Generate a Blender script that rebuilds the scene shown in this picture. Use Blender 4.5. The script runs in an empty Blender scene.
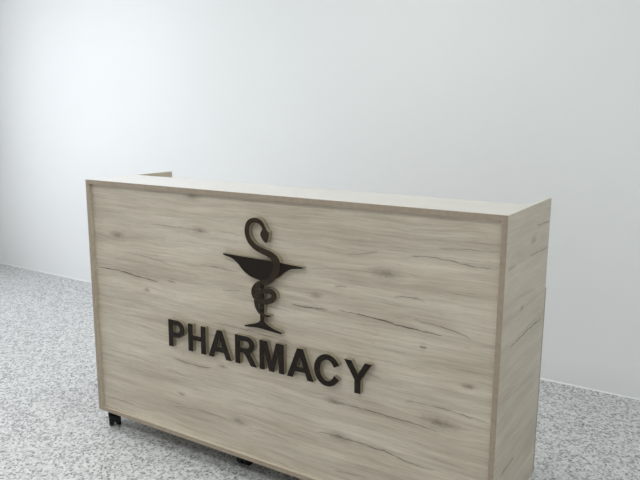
import bpy, bmesh, math, random
from mathutils import Vector, Matrix

scene = bpy.context.scene
COL = scene.collection

# ------------------------------------------------------------------ helpers
def link(o):
    COL.objects.link(o)
    return o

def obj(name, bm, mat, parent=None, smooth=False):
    me = bpy.data.meshes.new(name)
    bmesh.ops.recalc_face_normals(bm, faces=bm.faces[:])
    bm.to_mesh(me)
    bm.free()
    for p in me.polygons:
        p.use_smooth = smooth
    if mat:
        for m in (mat if isinstance(mat, (list, tuple)) else [mat]):
            me.materials.append(m)
    o = bpy.data.objects.new(name, me)
    link(o)
    if parent:
        o.parent = parent
    return o

def add_box(bm, x0, x1, y0, y1, z0, z1, bev=0.0):
    g = bmesh.ops.create_cube(bm, size=1.0)
    vs = g['verts']
    for v in vs:
        v.co = Vector(((x0 + x1) / 2 + v.co.x * (x1 - x0), (y0 + y1) / 2 + v.co.y * (y1 - y0),
                       (z0 + z1) / 2 + v.co.z * (z1 - z0)))
    if bev > 0:
        es = list({e for v in vs for e in v.link_edges})
        bmesh.ops.bevel(bm, geom=es, offset=bev, segments=2, affect='EDGES', profile=0.5)

def add_cyl(bm, c, axis, r0, r1, h, seg=28):
    """tapered cylinder from c along axis"""
    a = Vector(axis).normalized()
    g = bmesh.ops.create_cone(bm, cap_ends=True, segments=seg, radius1=r0, radius2=r1, depth=h)
    q = Vector((0, 0, 1)).rotation_difference(a).to_matrix().to_4x4()
    bmesh.ops.transform(bm, matrix=Matrix.Translation(Vector(c) + a * h / 2) @ q, verts=g['verts'])

def add_wheel(bm, c, axis, prof, seg=36):
    """lathe of (axial offset, radius) pairs round an axis through c"""
    a = Vector(axis).normalized()
    u = a.orthogonal().normalized()
    w = a.cross(u)
    rings = []
    for t, r in prof:
        rings.append([bm.verts.new(Vector(c) + a * t + (u * math.cos(k * 2 * math.pi / seg) + w * math.sin(k * 2 * math.pi / seg)) * r)
                      for k in range(seg)])
    for i in range(len(rings) - 1):
        for k in range(seg):
            bm.faces.new((rings[i][k], rings[i][(k + 1) % seg], rings[i + 1][(k + 1) % seg], rings[i + 1][k]))
    bm.faces.new(rings[0])
    bm.faces.new(rings[-1])

def flat_shape(name, loops, y_front, depth, mat, parent, bevel=0.0):
    """closed outlines in the X-Z plane (holes by even-odd), given a thickness towards +Y"""
    cu = bpy.data.curves.new(name, 'CURVE')
    cu.dimensions = '2D'
    cu.fill_mode = 'BOTH'
    cu.extrude = depth / 2
    for pts in loops:
        s = cu.splines.new('POLY')
        s.points.add(len(pts) - 1)
        for i, p in enumerate(pts):
            s.points[i].co = (p[0], p[1], 0, 1)
        s.use_cyclic_u = True
    tmp = bpy.data.objects.new(name, cu)
    link(tmp)
    dg = bpy.context.evaluated_depsgraph_get()
    dg.update()
    me = bpy.data.meshes.new_from_object(tmp.evaluated_get(dg))
    COL.objects.unlink(tmp)
    bpy.data.objects.remove(tmp)
    # curve plane XY -> world XZ
    me.transform(Matrix.Translation((0, y_front + depth / 2, 0)) @ Matrix.Rotation(math.pi / 2, 4, 'X'))
    me.materials.clear()
    me.materials.append(mat)
    me.name = name
    bm = bmesh.new()
    bm.from_mesh(me)
    bmesh.ops.remove_doubles(bm, verts=bm.verts[:], dist=1e-5)
    bmesh.ops.recalc_face_normals(bm, faces=bm.faces[:])
    bm.to_mesh(me)
    bm.free()
    for p in me.polygons:
        p.use_smooth = False
    o = bpy.data.objects.new(name, me)
    link(o)
    if parent:
        o.parent = parent
    return o

# ------------------------------------------------------------------ node helpers
class NT:
    def __init__(self, name):
        self.m = bpy.data.materials.new(name)
        self.m.use_nodes = True
        self.t = self.m.node_tree
        self.bsdf = next(n for n in self.t.nodes if n.type == 'BSDF_PRINCIPLED')
    def n(self, typ, **kw):
        x = self.t.nodes.new(typ)
        for k, v in kw.items():
            setattr(x, k, v)
        return x
    def put(self, sock, v):
        if hasattr(v, 'is_linked'):
            self.t.links.new(v, sock)
        elif v is not None:
            sock.default_value = v
    def math(self, op, a, b=None, c=None, clamp=False):
        x = self.n('ShaderNodeMath', operation=op, use_clamp=clamp)
        self.put(x.inputs[0], a)
        self.put(x.inputs[1], b)
        self.put(x.inputs[2], c)
        return x.outputs[0]
    def noise(self, vec, scale, detail=3, rough=.5, dist=0.0):
        x = self.n('ShaderNodeTexNoise')
        self.put(x.inputs['Vector'], vec)
        x.inputs['Scale'].default_value = scale
        x.inputs['Detail'].default_value = detail
        x.inputs['Roughness'].default_value = rough
        x.inputs['Distortion'].default_value = dist
        return x.outputs['Fac']
    def comb(self, x, y, z):
        c = self.n('ShaderNodeCombineXYZ')
        self.put(c.inputs[0], x); self.put(c.inputs[1], y); self.put(c.inputs[2], z)
        return c.outputs[0]
    def ramp(self, f, stops):
        r = self.n('ShaderNodeValToRGB')
        el = r.color_ramp.elements
        while len(el) < len(stops):
            el.new(0.5)
        for e, (p, c) in zip(el, stops):
            e.position = p
            e.color = (*c, 1) if len(c) == 3 else c
        self.put(r.inputs[0], f)
        return r.outputs[0]
    def mix(self, f, a, b, mode='MIX'):
        x = self.n('ShaderNodeMix', data_type='RGBA', blend_type=mode)
        self.put(x.inputs[0], f)
        self.put(x.inputs[6], a if hasattr(a, 'is_linked') else (*a, 1))
        self.put(x.inputs[7], b if hasattr(b, 'is_linked') else (*b, 1))
        return x.outputs[2]
    def maprange(self, v, a, b, c=0.0, d=1.0, smooth=False):
        x = self.n('ShaderNodeMapRange', interpolation_type='SMOOTHSTEP' if smooth else 'LINEAR')
        self.put(x.inputs['Value'], v)
        for k, q in (('From Min', a), ('From Max', b), ('To Min', c), ('To Max', d)):
            self.put(x.inputs[k], q)
        return x.outputs['Result']
    def bump(self, h, strength, dist):
        b = self.n('ShaderNodeBump')
        b.inputs['Strength'].default_value = strength
        b.inputs['Distance'].default_value = dist
        self.put(b.inputs['Height'], h)
        self.t.links.new(b.outputs[0], self.bsdf.inputs['Normal'])

def srgb(r, g, b):
    f = lambda c: (c / 255) / 12.92 if c / 255 <= .04045 else ((c / 255 + .055) / 1.055) ** 2.4
    return (f(r), f(g), f(b))

def plain(name, col, rough=.5, spec=.5, metallic=0.0):
    k = NT(name)
    k.bsdf.inputs['Base Color'].default_value = (*col, 1)
    k.bsdf.inputs['Roughness'].default_value = rough
    k.bsdf.inputs['Specular IOR Level'].default_value = spec
    k.bsdf.inputs['Metallic'].default_value = metallic
    return k

# ---- oak-look melamine; (ua, va) say which object axes run along / across the grain
WOOD_LIGHT = srgb(216, 204, 186)
WOOD_MID = srgb(195, 183, 165)
WOOD_DARK = srgb(166, 152, 135)
CRACK = srgb(72, 59, 46)

def wood(name, ua, va, seed, cracks=(), knots=(), rough=.42, spec=.5, tint=(1, 1, 1), coat=0.0, amp=.78):
    k = NT(name)
    tc = k.n('ShaderNodeTexCoord')
    sep = k.n('ShaderNodeSeparateXYZ')
    k.t.links.new(tc.outputs['Object'], sep.inputs[0])
    u, v = sep.outputs[ua], sep.outputs[va]
    # slow wander of the grain
    wob = k.noise(k.comb(k.math('MULTIPLY', u, 3.0), k.math('MULTIPLY', v, 5.0), seed), 1.0, 2)
    vw = k.math('ADD', v, k.math('MULTIPLY_ADD', wob, .03, -.015))
    # knots push the grain aside
    for (ku, kv, ks) in knots:
        du = k.math('DIVIDE', k.math('SUBTRACT', u, ku), .075 * ks)
        dv = k.math('DIVIDE', k.math('SUBTRACT', v, kv), .030 * ks)
        g = k.math('EXPONENT', k.math('MULTIPLY', k.math('ADD', k.math('MULTIPLY', du, du), k.math('MULTIPLY', dv, dv)), -1.0))
        vw = k.math('MULTIPLY_ADD', k.math('MULTIPLY', g, k.math('SUBTRACT', v, kv)), -.75, vw)
    broad = k.noise(k.comb(k.math('MULTIPLY', u, 1.1), k.math('MULTIPLY', vw, 15.0), seed + 3.1), 1.0, 3, .55, .1)
    mid = k.noise(k.comb(k.math('MULTIPLY', u, 2.6), k.math('MULTIPLY', vw, 62.0), seed + 7.7), 1.0, 4, .62, .1)
    fine = k.noise(k.comb(k.math('MULTIPLY', u, 8.0), k.math('MULTIPLY', vw, 190.0), seed + 1.7), 1.0, 3, .65)
    f = k.math('ADD', k.math('MULTIPLY', broad, .40), k.math('MULTIPLY', mid, .38))
    f = k.math('ADD', f, k.math('MULTIPLY', fine, .34))
    f = k.math('MULTIPLY_ADD', f, amp, .565 * (1 - amp))
    base = k.ramp(f, [(.42, WOOD_DARK), (.56, WOOD_MID), (.69, WOOD_LIGHT)])
    # patches of slightly warmer / greyer tone
    tone = k.noise(k.comb(k.math('MULTIPLY', u, 2.2), k.math('MULTIPLY', v, 7.0), seed + 11), 1.0, 2)
    base = k.mix(k.maprange(tone, .40, .62, 0, .75), base, k.mix(1.0, base, (1.14, 1.165, 1.20), 'MULTIPLY'))
    # short dark pores
    por = k.noise(k.comb(k.math('MULTIPLY', u, 22.0), k.math('MULTIPLY', vw, 420.0), seed + 5), 1.0, 1)
    base = k.mix(k.maprange(por, .64, .78, 0, .5), base, srgb(132, 118, 101))
    # cracks: tapering, slightly ragged dark lines at their own places on the board
    if cracks:
        rag = k.noise(k.comb(k.math('MULTIPLY', u, 30.0), k.math('MULTIPLY', v, 8.0), seed + 21), 1.0, 3)
        vr = k.math('ADD', v, k.math('MULTIPLY_ADD', rag, .010, -.005))
        brk = k.noise(k.comb(k.math('MULTIPLY', u, 26.0), k.math('MULTIPLY', v, 30.0), seed + 31), 1.0, 2)
        total = None
        for pts, wd, st in cracks:
            u0, u1 = pts[0][0], pts[-1][0]
            vs = [p[1] for p in pts]
            v0, v1 = min(vs) - .001, max(vs) + .001
            t = k.maprange(u, u0, u1)
            cv = k.n('ShaderNodeFloatCurve')
            c = cv.mapping.curves[0]
            for i, p in enumerate(pts):
                x, y = (p[0] - u0) / (u1 - u0), (p[1] - v0) / (v1 - v0)
                if i == 0:
                    c.points[0].location = (0, y)
                elif i == len(pts) - 1:
                    c.points[-1].location = (1, y)
                else:
                    c.points.new(x, y)
            cv.mapping.update()
            k.put(cv.inputs['Value'], t)
            vc = k.math('MULTIPLY_ADD', cv.outputs[0], v1 - v0, v0)
            d = k.math('ABSOLUTE', k.math('SUBTRACT', vr, vc))
            tap = k.math('MULTIPLY', k.math('MULTIPLY', t, k.math('SUBTRACT', 1.0, t)), 4.0)
            w = k.math('MULTIPLY_ADD', k.math('POWER', tap, .6), .0029 * wd, .00001)
            q = k.math('SUBTRACT', 1.0, k.math('DIVIDE', d, w), clamp=True)
            q = k.math('MULTIPLY', q, st)
            # a soft brown halo along the crack
            hq = k.math('SUBTRACT', 1.0, k.math('DIVIDE', d, k.math('MULTIPLY', w, 6.5)), clamp=True)
            q = k.math('MULTIPLY_ADD', hq, .20 * st, q)
            total = q if total is None else k.math('MAXIMUM', total, q)
        total = k.math('MULTIPLY', total, k.maprange(brk, .30, .55, .45, 1.0))
        base = k.mix(k.math('MULTIPLY', total, .95, clamp=True), base, CRACK)
    for (ku, kv, ks) in knots:
        du = k.math('DIVIDE', k.math('SUBTRACT', u, ku), .034 * ks)
        dv = k.math('DIVIDE', k.math('SUBTRACT', v, kv), .013 * ks)
        r = k.math('SQRT', k.math('ADD', k.math('MULTIPLY', du, du), k.math('MULTIPLY', dv, dv)))
        r = k.math('ADD', r, k.math('MULTIPLY_ADD', k.noise(k.comb(k.math('MULTIPLY', u, 60.0), k.math('MULTIPLY', v, 110.0), seed), 1.0, 3), 1.3, -.65))
        core = k.math('POWER', k.math('SUBTRACT', 1.0, k.math('MULTIPLY', r, .5), clamp=True), 1.6)
        base = k.mix(k.math('MULTIPLY', core, .62), base, srgb(92, 78, 62))
    if tint != (1, 1, 1):
        base = k.mix(1.0, base, tint, 'MULTIPLY')
    k.put(k.bsdf.inputs['Base Color'], base)
    k.bsdf.inputs['Roughness'].default_value = rough
    k.bsdf.inputs['Specular IOR Level'].default_value = spec
    k.bsdf.inputs['Coat Weight'].default_value = coat
    k.bsdf.inputs['Coat Roughness'].default_value = .15
    k.bump(k.math('ADD', fine, k.math('MULTIPLY', mid, .6)), .12, .0006)
    return k.m

def edge_band(name, col):
    k = NT(name)
    tc = k.n('ShaderNodeTexCoord')
    nz = k.noise(tc.outputs['Object'], 60, 3)
    k.put(k.bsdf.inputs['Base Color'], k.ramp(nz, [(.35, tuple(c * .93 for c in col)), (.65, tuple(c * 1.05 for c in col))]))
    k.bsdf.inputs['Roughness'].default_value = .45
    return k.m

# ------------------------------------------------------------------ marks in the front board
CRACKS = [([(0.023, 0.742), (0.152, 0.743), (0.283, 0.732), (0.391, 0.726)], 1.2, 1), ([(0.355, 0.962), (0.492, 0.962), (0.622, 0.959), (0.681, 0.942)], 0.8, 0.6), ([(0.2, 0.826), (0.329, 0.822), (0.468, 0.802)], 0.8, 0.55), ([(0.437, 0.741), (0.486, 0.735)], 0.9, 0.7), ([(0.617, 0.829), (0.813, 0.822)], 0.7, 0.6), ([(0.724, 0.742), (0.812, 0.751)], 0.9, 0.6), ([(0.682, 0.972), (0.862, 0.957)], 0.7, 0.4), ([(1.038, 0.74), (1.081, 0.736), (1.139, 0.738), (1.196, 0.74)], 1.1, 0.9), ([(1.234, 0.746), (1.351, 0.743), (1.486, 0.731), (1.612, 0.725)], 1.2, 1), ([(1.509, 0.762), (1.637, 0.749), (1.706, 0.73)], 0.8, 0.7), ([(1.483, 0.946), (1.566, 0.97), (1.618, 0.967), (1.707, 0.957), (1.782, 0.959)], 0.8, 0.7), ([(1.444, 0.824), (1.507, 0.831), (1.552, 0.825)], 0.9, 0.7), ([(1.219, 0.828), (1.27, 0.831)], 0.9, 0.6), ([(1.268, 0.942), (1.383, 0.965)], 0.8, 0.5), ([(1.106, 0.873), (1.326, 0.895), (1.407, 0.895)], 0.7, 0.45), ([(1.537, 0.674), (1.564, 0.676)], 1.2, 0.8), ([(1.585, 1.001), (1.779, 1.011)], 0.7, 0.5), ([(1.224, 0.41), (1.419, 0.412), (1.612, 0.402)], 1.0, 0.75), ([(1.49, 0.479), (1.588, 0.486), (1.719, 0.48), (1.778, 0.475)], 1.1, 0.7), ([(1.154, 0.272), (1.246, 0.285), (1.422, 0.282), (1.558, 0.265), (1.607, 0.269)], 1.1, 0.75), ([(1.226, 0.152), (1.36, 0.163)], 0.8, 0.5), ([(1.321, 0.546), (1.406, 0.54)], 0.8, 0.45), ([(0.839, 0.218), (1.004, 0.21), (1.08, 0.203)], 0.8, 0.45), ([(0.675, 0.606), (0.856, 0.603), (1.059, 0.588)], 0.8, 0.8), ([(0.449, 0.417), (0.59, 0.409), (0.662, 0.424)], 1, 0.8), ([(0.45, 0.203), (0.594, 0.217), (0.735, 0.219)], 0.8, 0.5), ([(0.036, 0.145), (0.098, 0.149), (0.165, 0.151), (0.221, 0.142)], 0.8, 0.6), ([(0.858, 0.723), (0.913, 0.717), (1.038, 0.707)], 0.7, 0.5), ([(1.037, 0.583), (1.206, 0.591), (1.399, 0.602), (1.578, 0.579)], 0.6, 0.35), ([(0.021, 0.524), (0.21, 0.525), (0.385, 0.5)], 0.6, 0.4), ([(0.073, 0.373), (0.32, 0.369), (0.545, 0.339)], 0.6, 0.4), ([(1.081, 0.422), (1.207, 0.429), (1.288, 0.419)], 0.6, 0.4), ([(0.752, 0.303), (1.036, 0.314), (1.166, 0.309)], 0.6, 0.4)]
KNOTS = [(0.16, 0.896, 1), (0.622, 0.959, 0.8), (0.586, 1.091, 0.9), (0.321, 0.682, 0.5), (1.414, 0.896, 1.3), (1.147, 0.786, 0.7), (1.224, 0.412, 0.8), (1.611, 0.434, 1.4), (1.246, 0.285, 1), (1.706, 0.579, 0.6), (0.716, 0.435, 0.6), (0.495, 0.267, 0.5), (0.797, 0.223, 1.1)]
SIDE_CRACKS = [([(0.025, 0.958), (0.105, 0.958)], 1, 0.8), ([(0.321, 1.047), (0.492, 1.04)], 1, 0.8), ([(0.246, 0.96), (0.489, 0.949)], 1, 0.7), ([(0.091, 0.7), (0.197, 0.703), (0.473, 0.697)], 1.1, 1), ([(0.07, 0.279), (0.175, 0.281), (0.225, 0.276)], 1.2, 1), ([(0.095, 0.851), (0.361, 0.829)], 0.8, 0.4), ([(0.085, 0.532), (0.25, 0.523), (0.477, 0.518)], 0.8, 0.5)]

X0, W, D, H, H0 = -.003, 1.803, 0.495, 1.1216, 0.083
ROOT = Vector((0.9, 0.247, 0.0))
def loc_marks(cr, ou, ov=0.0):
    return [([(round(a - ou, 4), b - ov) for a, b in pts], w, s) for pts, w, s in cr]

M_front = wood('oak_melamine_front', 0, 2, 2.0, loc_marks(CRACKS, ROOT.x), [(a - ROOT.x, b, s) for a, b, s in KNOTS])
M_side = wood('oak_melamine_side', 1, 2, 9.0, loc_marks(SIDE_CRACKS, ROOT.y), [(.29 - ROOT.y, 1.005, .8), (.2 - ROOT.y, .80, .5)], amp=.5)
M_top = wood('oak_melamine_top', 0, 1, 15.0, rough=.2, coat=1.0)
M_edge = edge_band('brown_edge_banding', srgb(166, 150, 132))

# plain materials
k = plain('dark_brown_acrylic', srgb(34, 26, 20), .25, .2)
M_face = k.m
k = plain('snake_brown_acrylic', srgb(50, 39, 28), .25, .25)
M_snake = k.m
k = plain('beige_backing_board', srgb(150, 141, 120), .5)
M_back = k.m
k = plain('black_plastic', srgb(15, 15, 16), .45, .3)
M_black = k.m
k = plain('grey_steel', srgb(120, 120, 120), .35, metallic=1.0)
M_steel = k.m

# white emulsion wall
k = NT('white_wall_paint')
tc = k.n('ShaderNodeTexCoord')
nz = k.noise(tc.outputs['Object'], 1.1, 3)
k.put(k.bsdf.inputs['Base Color'], k.ramp(nz, [(.3, (.805, .813, .815)), (.7, (.825, .833, .835))]))
k.bsdf.inputs['Roughness'].default_value = .55
k.bsdf.inputs['Specular IOR Level'].default_value = .3
k.bump(k.noise(tc.outputs['Object'], 140, 2), .06, .001)
M_wall = k.m
k = plain('white_ceiling_paint', (.84, .85, .85), .8)
M_ceil = k.m
k = plain('white_sealant', (.78, .79, .79), .5)
M_trim = k.m
k = plain('white_window_frame', (.8, .8, .8), .4)
M_frame = k.m
k = NT('clear_glass')
k.bsdf.inputs['Base Color'].default_value = (1, 1, 1, 1)
k.bsdf.inputs['Roughness'].default_value = 0.0
k.bsdf.inputs['Transmission Weight'].default_value = 1.0
k.bsdf.inputs['IOR'].default_value = 1.1
M_glass = k.m

# speckled grey vinyl floor
k = NT('speckled_grey_floor')
tc = k.n('ShaderNodeTexCoord')
co = tc.outputs['Object']
def chips(scale, seed):
    mp = k.n('ShaderNodeMapping')
    k.t.links.new(co, mp.inputs[0])
    mp.inputs['Location'].default_value = (seed, seed * .7, 0)
    # ragged the cell borders a little
    nzz = k.n('ShaderNodeTexNoise')
    k.put(nzz.inputs['Vector'], mp.outputs[0])
    nzz.inputs['Scale'].default_value = scale * 1.6
    nzz.inputs['Detail'].default_value = 2
    ad = k.n('ShaderNodeVectorMath', operation='MULTIPLY_ADD')
    k.put(ad.inputs[0], nzz.outputs['Color'])
    ad.inputs[1].default_value = (.8 / scale,) * 3
    k.put(ad.inputs[2], mp.outputs[0])
    vo = k.n('ShaderNodeTexVoronoi', voronoi_dimensions='2D')
    k.put(vo.inputs['Vector'], ad.outputs[0])
    vo.inputs['Scale'].default_value = scale
    s = k.n('ShaderNodeSeparateColor')
    k.t.links.new(vo.outputs['Color'], s.inputs[0])
    return s.outputs[0], s.outputs[1]
a1, a2 = chips(85, 0.0)
b1, b2 = chips(150, 3.3)
base = k.ramp(a1, [(0.0, srgb(183, 183, 183)), (.45, srgb(198, 198, 198)), (1.0, srgb(214, 214, 213))])
base = k.mix(k.maprange(a2, .72, .82, 0, .75), base, srgb(142, 142, 143))
base = k.mix(k.maprange(b1, .87, .93, 0, .85), base, srgb(98, 98, 99))
base = k.mix(k.maprange(b2, .86, .92, 0, .7), base, srgb(226, 226, 226))
k.put(k.bsdf.inputs['Base Color'], base)
k.bsdf.inputs['Roughness'].default_value = .38
k.bsdf.inputs['Specular IOR Level'].default_value = .5
M_floor = k.m

# ------------------------------------------------------------------ the room
XL, XR, YF, ZC = -3.43, 4.6, -4.2, 3.0
WA = -0.01632
yb = lambda x: 1.6785 + WA * x
def struct(name, bm, mat, parent=None, smooth=False):
    o = obj(name, bm, mat, parent, smooth)
    if parent is None:
        o['kind'] = 'structure'
    return o

def quad_prism(bm, pts, z0, z1):
    lo = [bm.verts.new((x, y, z0)) for x, y in pts]
    hi = [bm.verts.new((x, y, z1)) for x, y in pts]
    bm.faces.new(lo[::-1]); bm.faces.new(hi)
    n = len(pts)
    for i in range(n):
        bm.faces.new((lo[i], lo[(i + 1) % n], hi[(i + 1) % n], hi[i]))

foot = [(XL, YF), (XR, YF), (XR, yb(XR)), (XL, yb(XL))]
bm = bmesh.new(); quad_prism(bm, foot, -.08, 0.0); struct('floor', bm, M_floor)
bm = bmesh.new(); quad_prism(bm, foot, ZC, ZC + .08); struct('ceiling', bm, M_ceil)
bm = bmesh.new(); quad_prism(bm, [(XL - .15, yb(XL - .15)), (XR + .15, yb(XR + .15)), (XR + .15, yb(XR + .15) + .15), (XL - .15, yb(XL - .15) + .15)], -.08, ZC + .08)
struct('wall_back', bm, M_wall)
bm = bmesh.new(); add_box(bm, XR, XR + .15, YF, yb(XR), -.08, ZC + .08); struct('wall_right', bm, M_wall)
bm = bmesh.new(); add_box(bm, XL - .15, XR + .15, YF - .15, YF, -.08, ZC + .08); struct('wall_front', bm, M_wall)
# left wall with the window opening that lets the daylight in
WY0, WY1, WZ0, WZ1 = -1.3, .75, .7, 2.3
bm = bmesh.new()
add_box(bm, XL - .15, XL, YF, WY0, -.08, ZC + .08)
add_box(bm, XL - .15, XL, WY1, yb(XL), -.08, ZC + .08)
add_box(bm, XL - .15, XL, WY0, WY1, -.08, WZ0)
add_box(bm, XL - .15, XL, WY0, WY1, WZ1, ZC + .08)
struct('wall_left', bm, M_wall)
bm = bmesh.new()
fx0, fx1 = XL - .10, XL - .05
for a, b in ((WY0, WY0 + .06), (WY1 - .06, WY1), ((WY0 + WY1) / 2 - .03, (WY0 + WY1) / 2 + .03)):
    add_box(bm, fx0, fx1, a, b, WZ0, WZ1, .004)
add_box(bm, fx0, fx1, WY0 + .06, WY1 - .06, WZ0, WZ0 + .06, .004)
add_box(bm, fx0, fx1, WY0 + .06, WY1 - .06, WZ1 - .06, WZ1, .004)
wf = struct('window_1', bm, M_frame)
for a, b in ((WY0 + .06, (WY0 + WY1) / 2 - .03), ((WY0 + WY1) / 2 + .03, WY1 - .06)):
    bm = bmesh.new(); add_box(bm, XL - .078, XL - .072, a, b, WZ0 + .06, WZ1 - .06); struct('pane', bm, M_glass, wf)
# thin bead of white sealant along the foot of the back wall
bm = bmesh.new()
prof = [(0, 0), (-.006, 0), (-.0055, .002), (-.0035, .004), (-.0015, .0055), (0, .006)]
rows = []
for x in (XL, XR):
    rows.append([bm.verts.new((x, yb(x) + a, b)) for a, b in prof])
for i in range(len(prof)):
    j = (i + 1) % len(prof)
    bm.faces.new((rows[0][i], rows[0][j], rows[1][j], rows[1][i]))
bm.faces.new(rows[0]); bm.faces.new(rows[1])
struct('baseboard_back', bm, M_trim)

# ------------------------------------------------------------------ the counter
counter = bpy.data.objects.new('reception_counter', None)
link(counter)
counter.location = ROOT
counter['label'] = 'pale oak reception desk on black casters with PHARMACY letters and snake emblem'
counter['category'] = 'reception desk'
def part(name, bm, mat, parent=counter, smooth=False):
    bmesh.ops.translate(bm, verts=bm.verts[:], vec=-ROOT)
    return obj(name, bm, mat, parent, smooth)
INS = .016                      # the front board sits back from the frame edges
FT = .018

def banded(name, boxes, mat, band_test, bev=.0004):
    """boards whose front edge carries the brown edge banding (second material slot)"""
    bm = bmesh.new()
    for b in boxes:
        add_box(bm, *b, bev)
    o = part(name, bm, [mat, M_edge, M_top])
    for p in o.data.polygons:
        if band_test(p):
            p.material_index = 1
        elif p.normal.z > .5:
            p.material_index = 2
    return o
front_edge = lambda p: p.normal.y < -.5
s = banded('side_panel', [(X0, X0 + FT, 0, D, H0, H)], M_side, front_edge)
s = banded('side_panel', [(W - FT, W, 0, D, H0, H)], M_side, front_edge)
banded('top_shelf', [(X0 + FT, W - FT, 0, .27, H - FT, H)], M_top, front_edge)
banded('bottom_board', [(X0 + FT, W - FT, 0, D - .02, H0, H0 + FT)], M_top, front_edge)
bm = bmesh.new(); add_box(bm, X0 + FT, W - FT, INS, INS + .018, H0 + FT, H - FT)
fp = part('front_panel', bm, M_front)
# staff side: worktop and the overlaid back panel below it, whose end shows at the right-hand rear
bm = bmesh.new(); add_box(bm, X0 + FT, W - FT, INS + .018, D - .004, .762, .780, .0008); part('worktop', bm, M_top)
bm = bmesh.new(); add_box(bm, X0, W, D + .001, D + .014, H0 + .002, .800, .0008); part('back_panel', bm, M_edge)

# casters: swivel twin-wheel
def caster(x, y, ang):
    a = Vector((math.cos(ang), math.sin(ang), 0))         # axle direction
    f = Vector((-a.y, a.x, 0))                             # trail direction
    bm = bmesh.new()
    add_box(bm, x - .030, x + .030, y - .024, y + .024, H0 - .0035, H0 - .0001, .0008)   # mounting plate
    add_cyl(bm, (x, y, H0 - .020), (0, 0, 1), .012, .014, .018)
    # hood arched over the wheels
    c = Vector((x, y, .031)) + f * .016
    n = 14
    ri, ro, hw = .0335, .0365, .0048
    prev = None
    for i in range(n + 1):
        t = math.radians(-10 + 200 * i / n)
        ring = []
        for r in (ri * .55, ro):
            for s_ in (-hw, hw):
                ring.append(bm.verts.new(c + a * s_ + (f * math.cos(t) + Vector((0, 0, 1)) * math.sin(t)) * r))
        if prev:
            for q in ((0, 1), (1, 3), (3, 2), (2, 0)):
                bm.faces.new((prev[q[0]], prev[q[1]], ring[q[1]], ring[q[0]]))
        else:
            bm.faces.new((ring[0], ring[1], ring[3], ring[2]))
        prev = ring
    bm.faces.new((prev[0], prev[1], prev[3], prev[2]))
    prev = None
    for i in range(n + 1):
        t = math.radians(-2 + 150 * i / n)
        ring = [bm.verts.new(c + a * s_ + (f * math.cos(t) + Vector((0, 0, 1)) * math.sin(t)) * r)
                for r in (.0325, .0365) for s_ in (-.028, .028)]
        if prev:
            for q in ((0, 1), (1, 3), (3, 2), (2, 0)):
                bm.faces.new((prev[q[0]], prev[q[1]], ring[q[1]], ring[q[0]]))
        else:
            bm.faces.new((ring[0], ring[1], ring[3], ring[2]))
        prev = ring
    bm.faces.new((prev[0], prev[1], prev[3], prev[2]))
    o = part('caster', bm, M_black)
    for s_ in (-1, 1):
        bm = bmesh.new()
        add_wheel(bm, c + a * (s_ * .0155), a, [(-.0105, .020), (-.0105, .029), (-.008, .031), (.008, .031), (.0105, .029), (.0105, .020)])
        bmesh.ops.translate(bm, verts=bm.verts[:], vec=-ROOT)
        obj('wheel', bm, M_black, o)
    return o
for x, y, ang in ((.053, .040, math.radians(50)), (.762, .080, .05), (1.70, .060, -.5), (.075, .42, 1.1), (.80, .42, .6), (1.70, .42, .2)):
    caster(x, y, ang)

# ------------------------------------------------------------------ raised lettering
def arc(cx, cy, rx, ry, a0, a1, n=18):
    return [(cx + rx * math.cos(math.radians(a0 + (a1 - a0) * i / n)), cy + ry * math.sin(math.radians(a0 + (a1 - a0) * i / n))) for i in range(n + 1)]
GLYPH = {
    'P': [[(73, 0), (73, 716)] + arc(385, 493, 232, 223, 90, -90) + [(218, 270), (218, 0)],
          [(218, 391), (218, 595)] + arc(365, 493, 103, 102, 90, -90)],
    'H': [[(73, 0), (73, 716), (218, 716), (218, 434), (501, 434), (501, 716), (645, 716), (645, 0), (501, 0), (501, 313), (218, 313), (218, 0)]],
    'A': [[(0, 0), (279, 716), (432, 716), (718, 0), (561, 0), (498, 163), (212, 163), (153, 0)], [(257, 284), (452, 284), (354, 549)]],
    'R': [[(73, 0), (73, 716)] + arc(415, 513, 240, 203, 90, -72) + [(540, 262), (620, 150), (715, 0), (543, 0), (440, 165), (372, 258), (325, 294), (275, 299), (218, 299), (218, 0)],
          [(218, 413), (218, 595)] + arc(410, 504, 95, 91, 90, -90)],
    'M': [[(71, 0), (71, 716), (287, 716), (417, 228), (545, 716), (762, 716), (762, 0), (628, 0), (628, 564), (486, 0), (347, 0), (205, 564), (205, 0)]],
    'C': [arc(385, 358, 338, 370, 27, 333, 44) + arc(385, 358, 190, 247, 337, 23, 36)],
    'Y': [[(261, 0), (261, 301), (-1, 716), (168, 716), (337, 433), (502, 716), (668, 716), (405, 300), (405, 0)]],
}
LETTERS = (('P', .4437), ('H', .5495), ('A', .6660), ('R', .7875), ('M', .9030), ('A', 1.0370), ('C', 1.1455), ('Y', 1.2740))
SC, BASE = .1565 / 1000, .4738
YFACE = -.004
for ch, x in LETTERS:
    loops = [[(x + a * SC - ROOT.x, BASE + b * SC) for a, b in lp] for lp in GLYPH[ch]]
    o = flat_shape('letter', loops, YFACE - ROOT.y, .003, M_face, counter)
    o['label'] = 'raised dark brown letter %s' % ch
    b = flat_shape('backing', loops, YFACE + .003 - ROOT.y, INS - YFACE - .003, M_back, o)
    b['label'] = 'beige backing of the letter'

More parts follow.
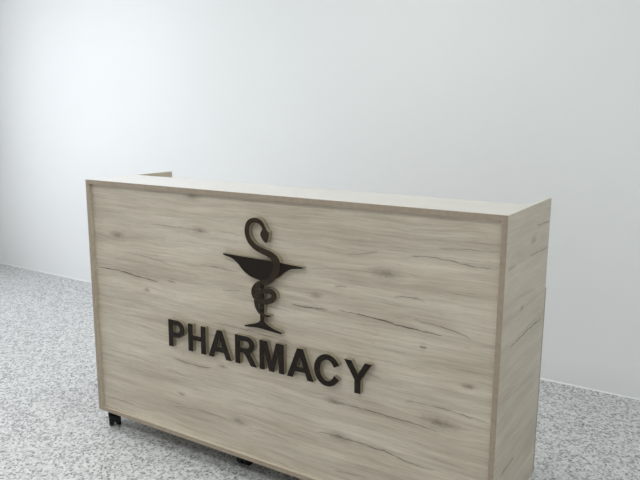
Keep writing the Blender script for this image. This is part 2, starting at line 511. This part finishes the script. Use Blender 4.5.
# ------------------------------------------------------------------ goblet and snake emblem
BOWL = [(0.7494, 0.8907), (0.8308, 0.8894), (1.0075, 0.8863), (1.1053, 0.882), (1.1024, 0.8774), (1.0586, 0.8692), (1.0301, 0.8551), (1.0072, 0.8357), (0.9743, 0.8174), (0.937, 0.8099), (0.9208, 0.8107), (0.8801, 0.8184), (0.8459, 0.8363), (0.8185, 0.8605), (0.7906, 0.8774), (0.755, 0.8845)]
STEM = [(0.9205, 0.8158), (0.9366, 0.8143), (0.9354, 0.6526), (0.919, 0.6498)]
FOOT = [(0.844, 0.6296), (0.8664, 0.6359), (0.8898, 0.6431), (0.9071, 0.65), (0.9196, 0.6601), (0.9359, 0.6592), (0.9448, 0.6513), (0.9692, 0.6405), (0.9915, 0.6348), (1.0144, 0.63), (1.0104, 0.624), (0.9522, 0.628), (0.9068, 0.6301), (0.8487, 0.6251)]
SNAKE = [(0.9396, 1.006, 0.0118), (0.9366, 1.0128, 0.0138), (0.9275, 1.0224, 0.0158), (0.9152, 1.0277, 0.0166), (0.901, 1.0293, 0.0166), (0.8852, 1.0246, 0.017), (0.8733, 1.0149, 0.0174), (0.8662, 0.999, 0.0178), (0.8654, 0.9807, 0.0182), (0.8701, 0.9636, 0.0185), (0.8811, 0.9476, 0.0193), (0.9007, 0.933, 0.0201), (0.927, 0.9228, 0.0213), (0.9534, 0.9157, 0.0229), (0.9752, 0.9074, 0.0257), (0.9912, 0.8942, 0.0284), (0.9971, 0.8741, 0.03), (0.9921, 0.8517, 0.0292), (0.9766, 0.8293, 0.026), (0.9566, 0.8122, 0.0221), (0.932, 0.804, 0.0182), (0.9116, 0.7959, 0.0173), (0.8965, 0.7825, 0.0165), (0.8902, 0.7663, 0.016), (0.8932, 0.7509, 0.016), (0.9049, 0.7396, 0.0169), (0.9243, 0.734, 0.0186), (0.9503, 0.7355, 0.0199), (0.9736, 0.7454, 0.0199), (0.9839, 0.7622, 0.0199), (0.9739, 0.7746, 0.0191), (0.9509, 0.7767, 0.0182), (0.927, 0.7695, 0.0173), (0.9087, 0.7537, 0.016), (0.9011, 0.7315, 0.0152), (0.9053, 0.7096, 0.0143), (0.9191, 0.6915, 0.0134), (0.9394, 0.6828, 0.0113), (0.9551, 0.6828, 0.0082), (0.9676, 0.6846, 0.0026)]
HEAD = [(0.9348, 1.0066), (0.9462, 1.0091), (0.9522, 0.999), (0.9622, 0.9892), (0.9616, 0.9742), (0.9574, 0.9587), (0.9534, 0.9518), (0.9455, 0.9538), (0.9333, 0.9658), (0.9269, 0.9792), (0.9283, 0.9873), (0.9346, 0.9972)]
def smooth_loop(pts, n=5, sharp=()):
    out = []
    m = len(pts)
    for i in range(m):
        p0, p1, p2, p3 = (Vector(pts[(i + j - 1) % m]) for j in range(4))
        if i in sharp: p0 = p1
        if (i + 1) % m in sharp: p3 = p2
        for j in range(n):
            t = j / n
            q = .5 * ((2 * p1) + (p2 - p0) * t + (2 * p0 - 5 * p1 + 4 * p2 - p3) * t * t + (3 * p1 - p0 - 3 * p2 + p3) * t ** 3)
            out.append((q.x, q.y))
    return out
def off(pts):
    return [(a - ROOT.x, b) for a, b in pts]
bowl = off(smooth_loop(BOWL, 5, (0, 1, 2, 3, 4, 9, 10)))
foot_ = off(smooth_loop(FOOT, 5, (0, 4, 5, 9, 10, 13)))
stem = off(STEM)

def joined(name, loop_sets, y, depth, mat, parent):
    """several overlapping outlines kept as one mesh"""
    bm = bmesh.new()
    for i, lp in enumerate(loop_sets):
        t = flat_shape('tmp', [lp], y + i * .00012, depth - i * .00012, mat, None)
        bm.from_mesh(t.data)
        me = t.data
        bpy.data.objects.remove(t)
        bpy.data.meshes.remove(me)
    o = obj(name, bm, mat, parent)
    return o
gob = joined('goblet_emblem', [bowl, stem, foot_], YFACE - ROOT.y, .003, M_face, counter)
gob['label'] = 'raised dark brown footed bowl above the letters'
joined('backing', [bowl, stem, foot_], YFACE + .003 - ROOT.y, INS - YFACE - .003, M_back, gob)['label'] = 'beige backing of the bowl'

# the snake: a tapering ribbon with its own thickness, coils lying over one another
def catmull(pts, n=6):
    out = []
    m = len(pts)
    for i in range(m - 1):
        P = [Vector(pts[max(0, min(m - 1, i + j - 1))]) for j in range(4)]
        for j in range(n):
            t = j / n
            out.append(.5 * ((2 * P[1]) + (P[2] - P[0]) * t + (2 * P[0] - 5 * P[1] + 4 * P[2] - P[3]) * t * t + (3 * P[1] - P[0] - 3 * P[2] + P[3]) * t ** 3))
    out.append(Vector(pts[-1]))
    return out
def ribbon(bm, path, yf0, yf1, yb0, yb1):
    rows = []
    m = len(path)
    for i, p in enumerate(path):
        d = path[min(m - 1, i + 1)] - path[max(0, i - 1)]
        nx, nz = -d.y, d.x
        l = math.hypot(nx, nz)
        nx, nz = nx / l, nz / l
        h = p.z / 2
        t = i / (m - 1)
        yf, ybk = yf0 + (yf1 - yf0) * t, yb0 + (yb1 - yb0) * t
        rows.append([bm.verts.new((p.x + s_ * nx * h - ROOT.x, y - ROOT.y, p.y + s_ * nz * h)) for s_, y in ((1, yf), (-1, yf), (-1, ybk), (1, ybk))])
    for i in range(m - 1):
        for q in range(4):
            bm.faces.new((rows[i][q], rows[i][(q + 1) % 4], rows[i + 1][(q + 1) % 4], rows[i + 1][q]))
    bm.faces.new(rows[0]); bm.faces.new(rows[-1])
path = catmull([Vector(p) for p in SNAKE])
bm = bmesh.new()
ribbon(bm, path, YFACE - .0035, YFACE - .0015, YFACE - .0005, YFACE + .0013)
head = off(smooth_loop(HEAD, 4, (6,)))
t = flat_shape('tmp', [head], YFACE - .0036 - ROOT.y, .003, M_snake, None)
bm.from_mesh(t.data); bpy.data.objects.remove(t)
sn = obj('snake_emblem', bm, M_snake, counter)
sn['label'] = 'raised brown snake coiled round the bowl stem'
bm = bmesh.new()
ribbon(bm, path, YFACE - .0005, YFACE + .0013, INS, INS)
t = flat_shape('tmp', [head], YFACE - .0006 - ROOT.y, INS - YFACE + .0006, M_back, None)
bm.from_mesh(t.data); bpy.data.objects.remove(t)
obj('backing', bm, M_back, sn)['label'] = 'beige backing of the snake'

# ------------------------------------------------------------------ light
w = bpy.data.worlds.new('daylight')
scene.world = w
w.use_nodes = True
bg = w.node_tree.nodes['Background']
bg.inputs['Color'].default_value = (.80, .90, 1.0, 1)
bg.inputs['Strength'].default_value = 1.5

def area(name, loc, target, sx, sy, power, col):
    l = bpy.data.lights.new(name, 'AREA')
    l.shape = 'RECTANGLE'
    l.size, l.size_y = sx, sy
    l.energy = power
    l.color = col
    o = bpy.data.objects.new(name, l)
    link(o)
    o.location = loc
    o.rotation_euler = (Vector(target) - Vector(loc)).to_track_quat('-Z', 'Y').to_euler()
    return o
# daylight through the window in the left wall
area('window_daylight', (XL + .02, (WY0 + WY1) / 2, (WZ0 + WZ1) / 2), (XL + 2, (WY0 + WY1) / 2, (WZ0 + WZ1) / 2), WY1 - WY0 - .1, WZ1 - WZ0 - .1, 36, (.915, .925, 1.0))
# ceiling lamps of the shop
for lx, ly in ((-1.6, 0), (.9, 0), (3.2, 0), (-1.6, -2.1), (.9, -2.1), (3.2, -2.1)):
    area('ceiling_lamp', (lx, ly, ZC - .03), (lx, ly, 0), .6, .6, 19.5 if lx < 3 else 13.5, (.965, 1.0, .968))

# ------------------------------------------------------------------ camera
cam = bpy.data.cameras.new('camera')
cam.sensor_width = 36.0
cam.sensor_fit = 'HORIZONTAL'
cam.lens = 672.706 / 640 * 36.0
cam.clip_start = .05
co_ = bpy.data.objects.new('camera', cam)
link(co_)
yaw, pitch, roll = .56094, .18799, .00525
fw = Vector((-math.sin(yaw) * math.cos(pitch), math.cos(yaw) * math.cos(pitch), -math.sin(pitch)))
r0 = Vector((math.cos(yaw), math.sin(yaw), 0))
u0 = r0.cross(fw)
r2 = r0 * math.cos(roll) + u0 * math.sin(roll)
u2 = -r0 * math.sin(roll) + u0 * math.cos(roll)
mat = Matrix((r2, u2, -fw)).transposed().to_4x4()
mat.translation = Vector((2.35353, -1.87998, 1.40697))
co_.matrix_world = mat
scene.camera = co_

scene.view_settings.view_transform = 'Standard'
scene.view_settings.look = 'None'
scene.view_settings.gamma = 1.0
scene.view_settings.use_curve_mapping = False
scene.view_settings.exposure = 0.04
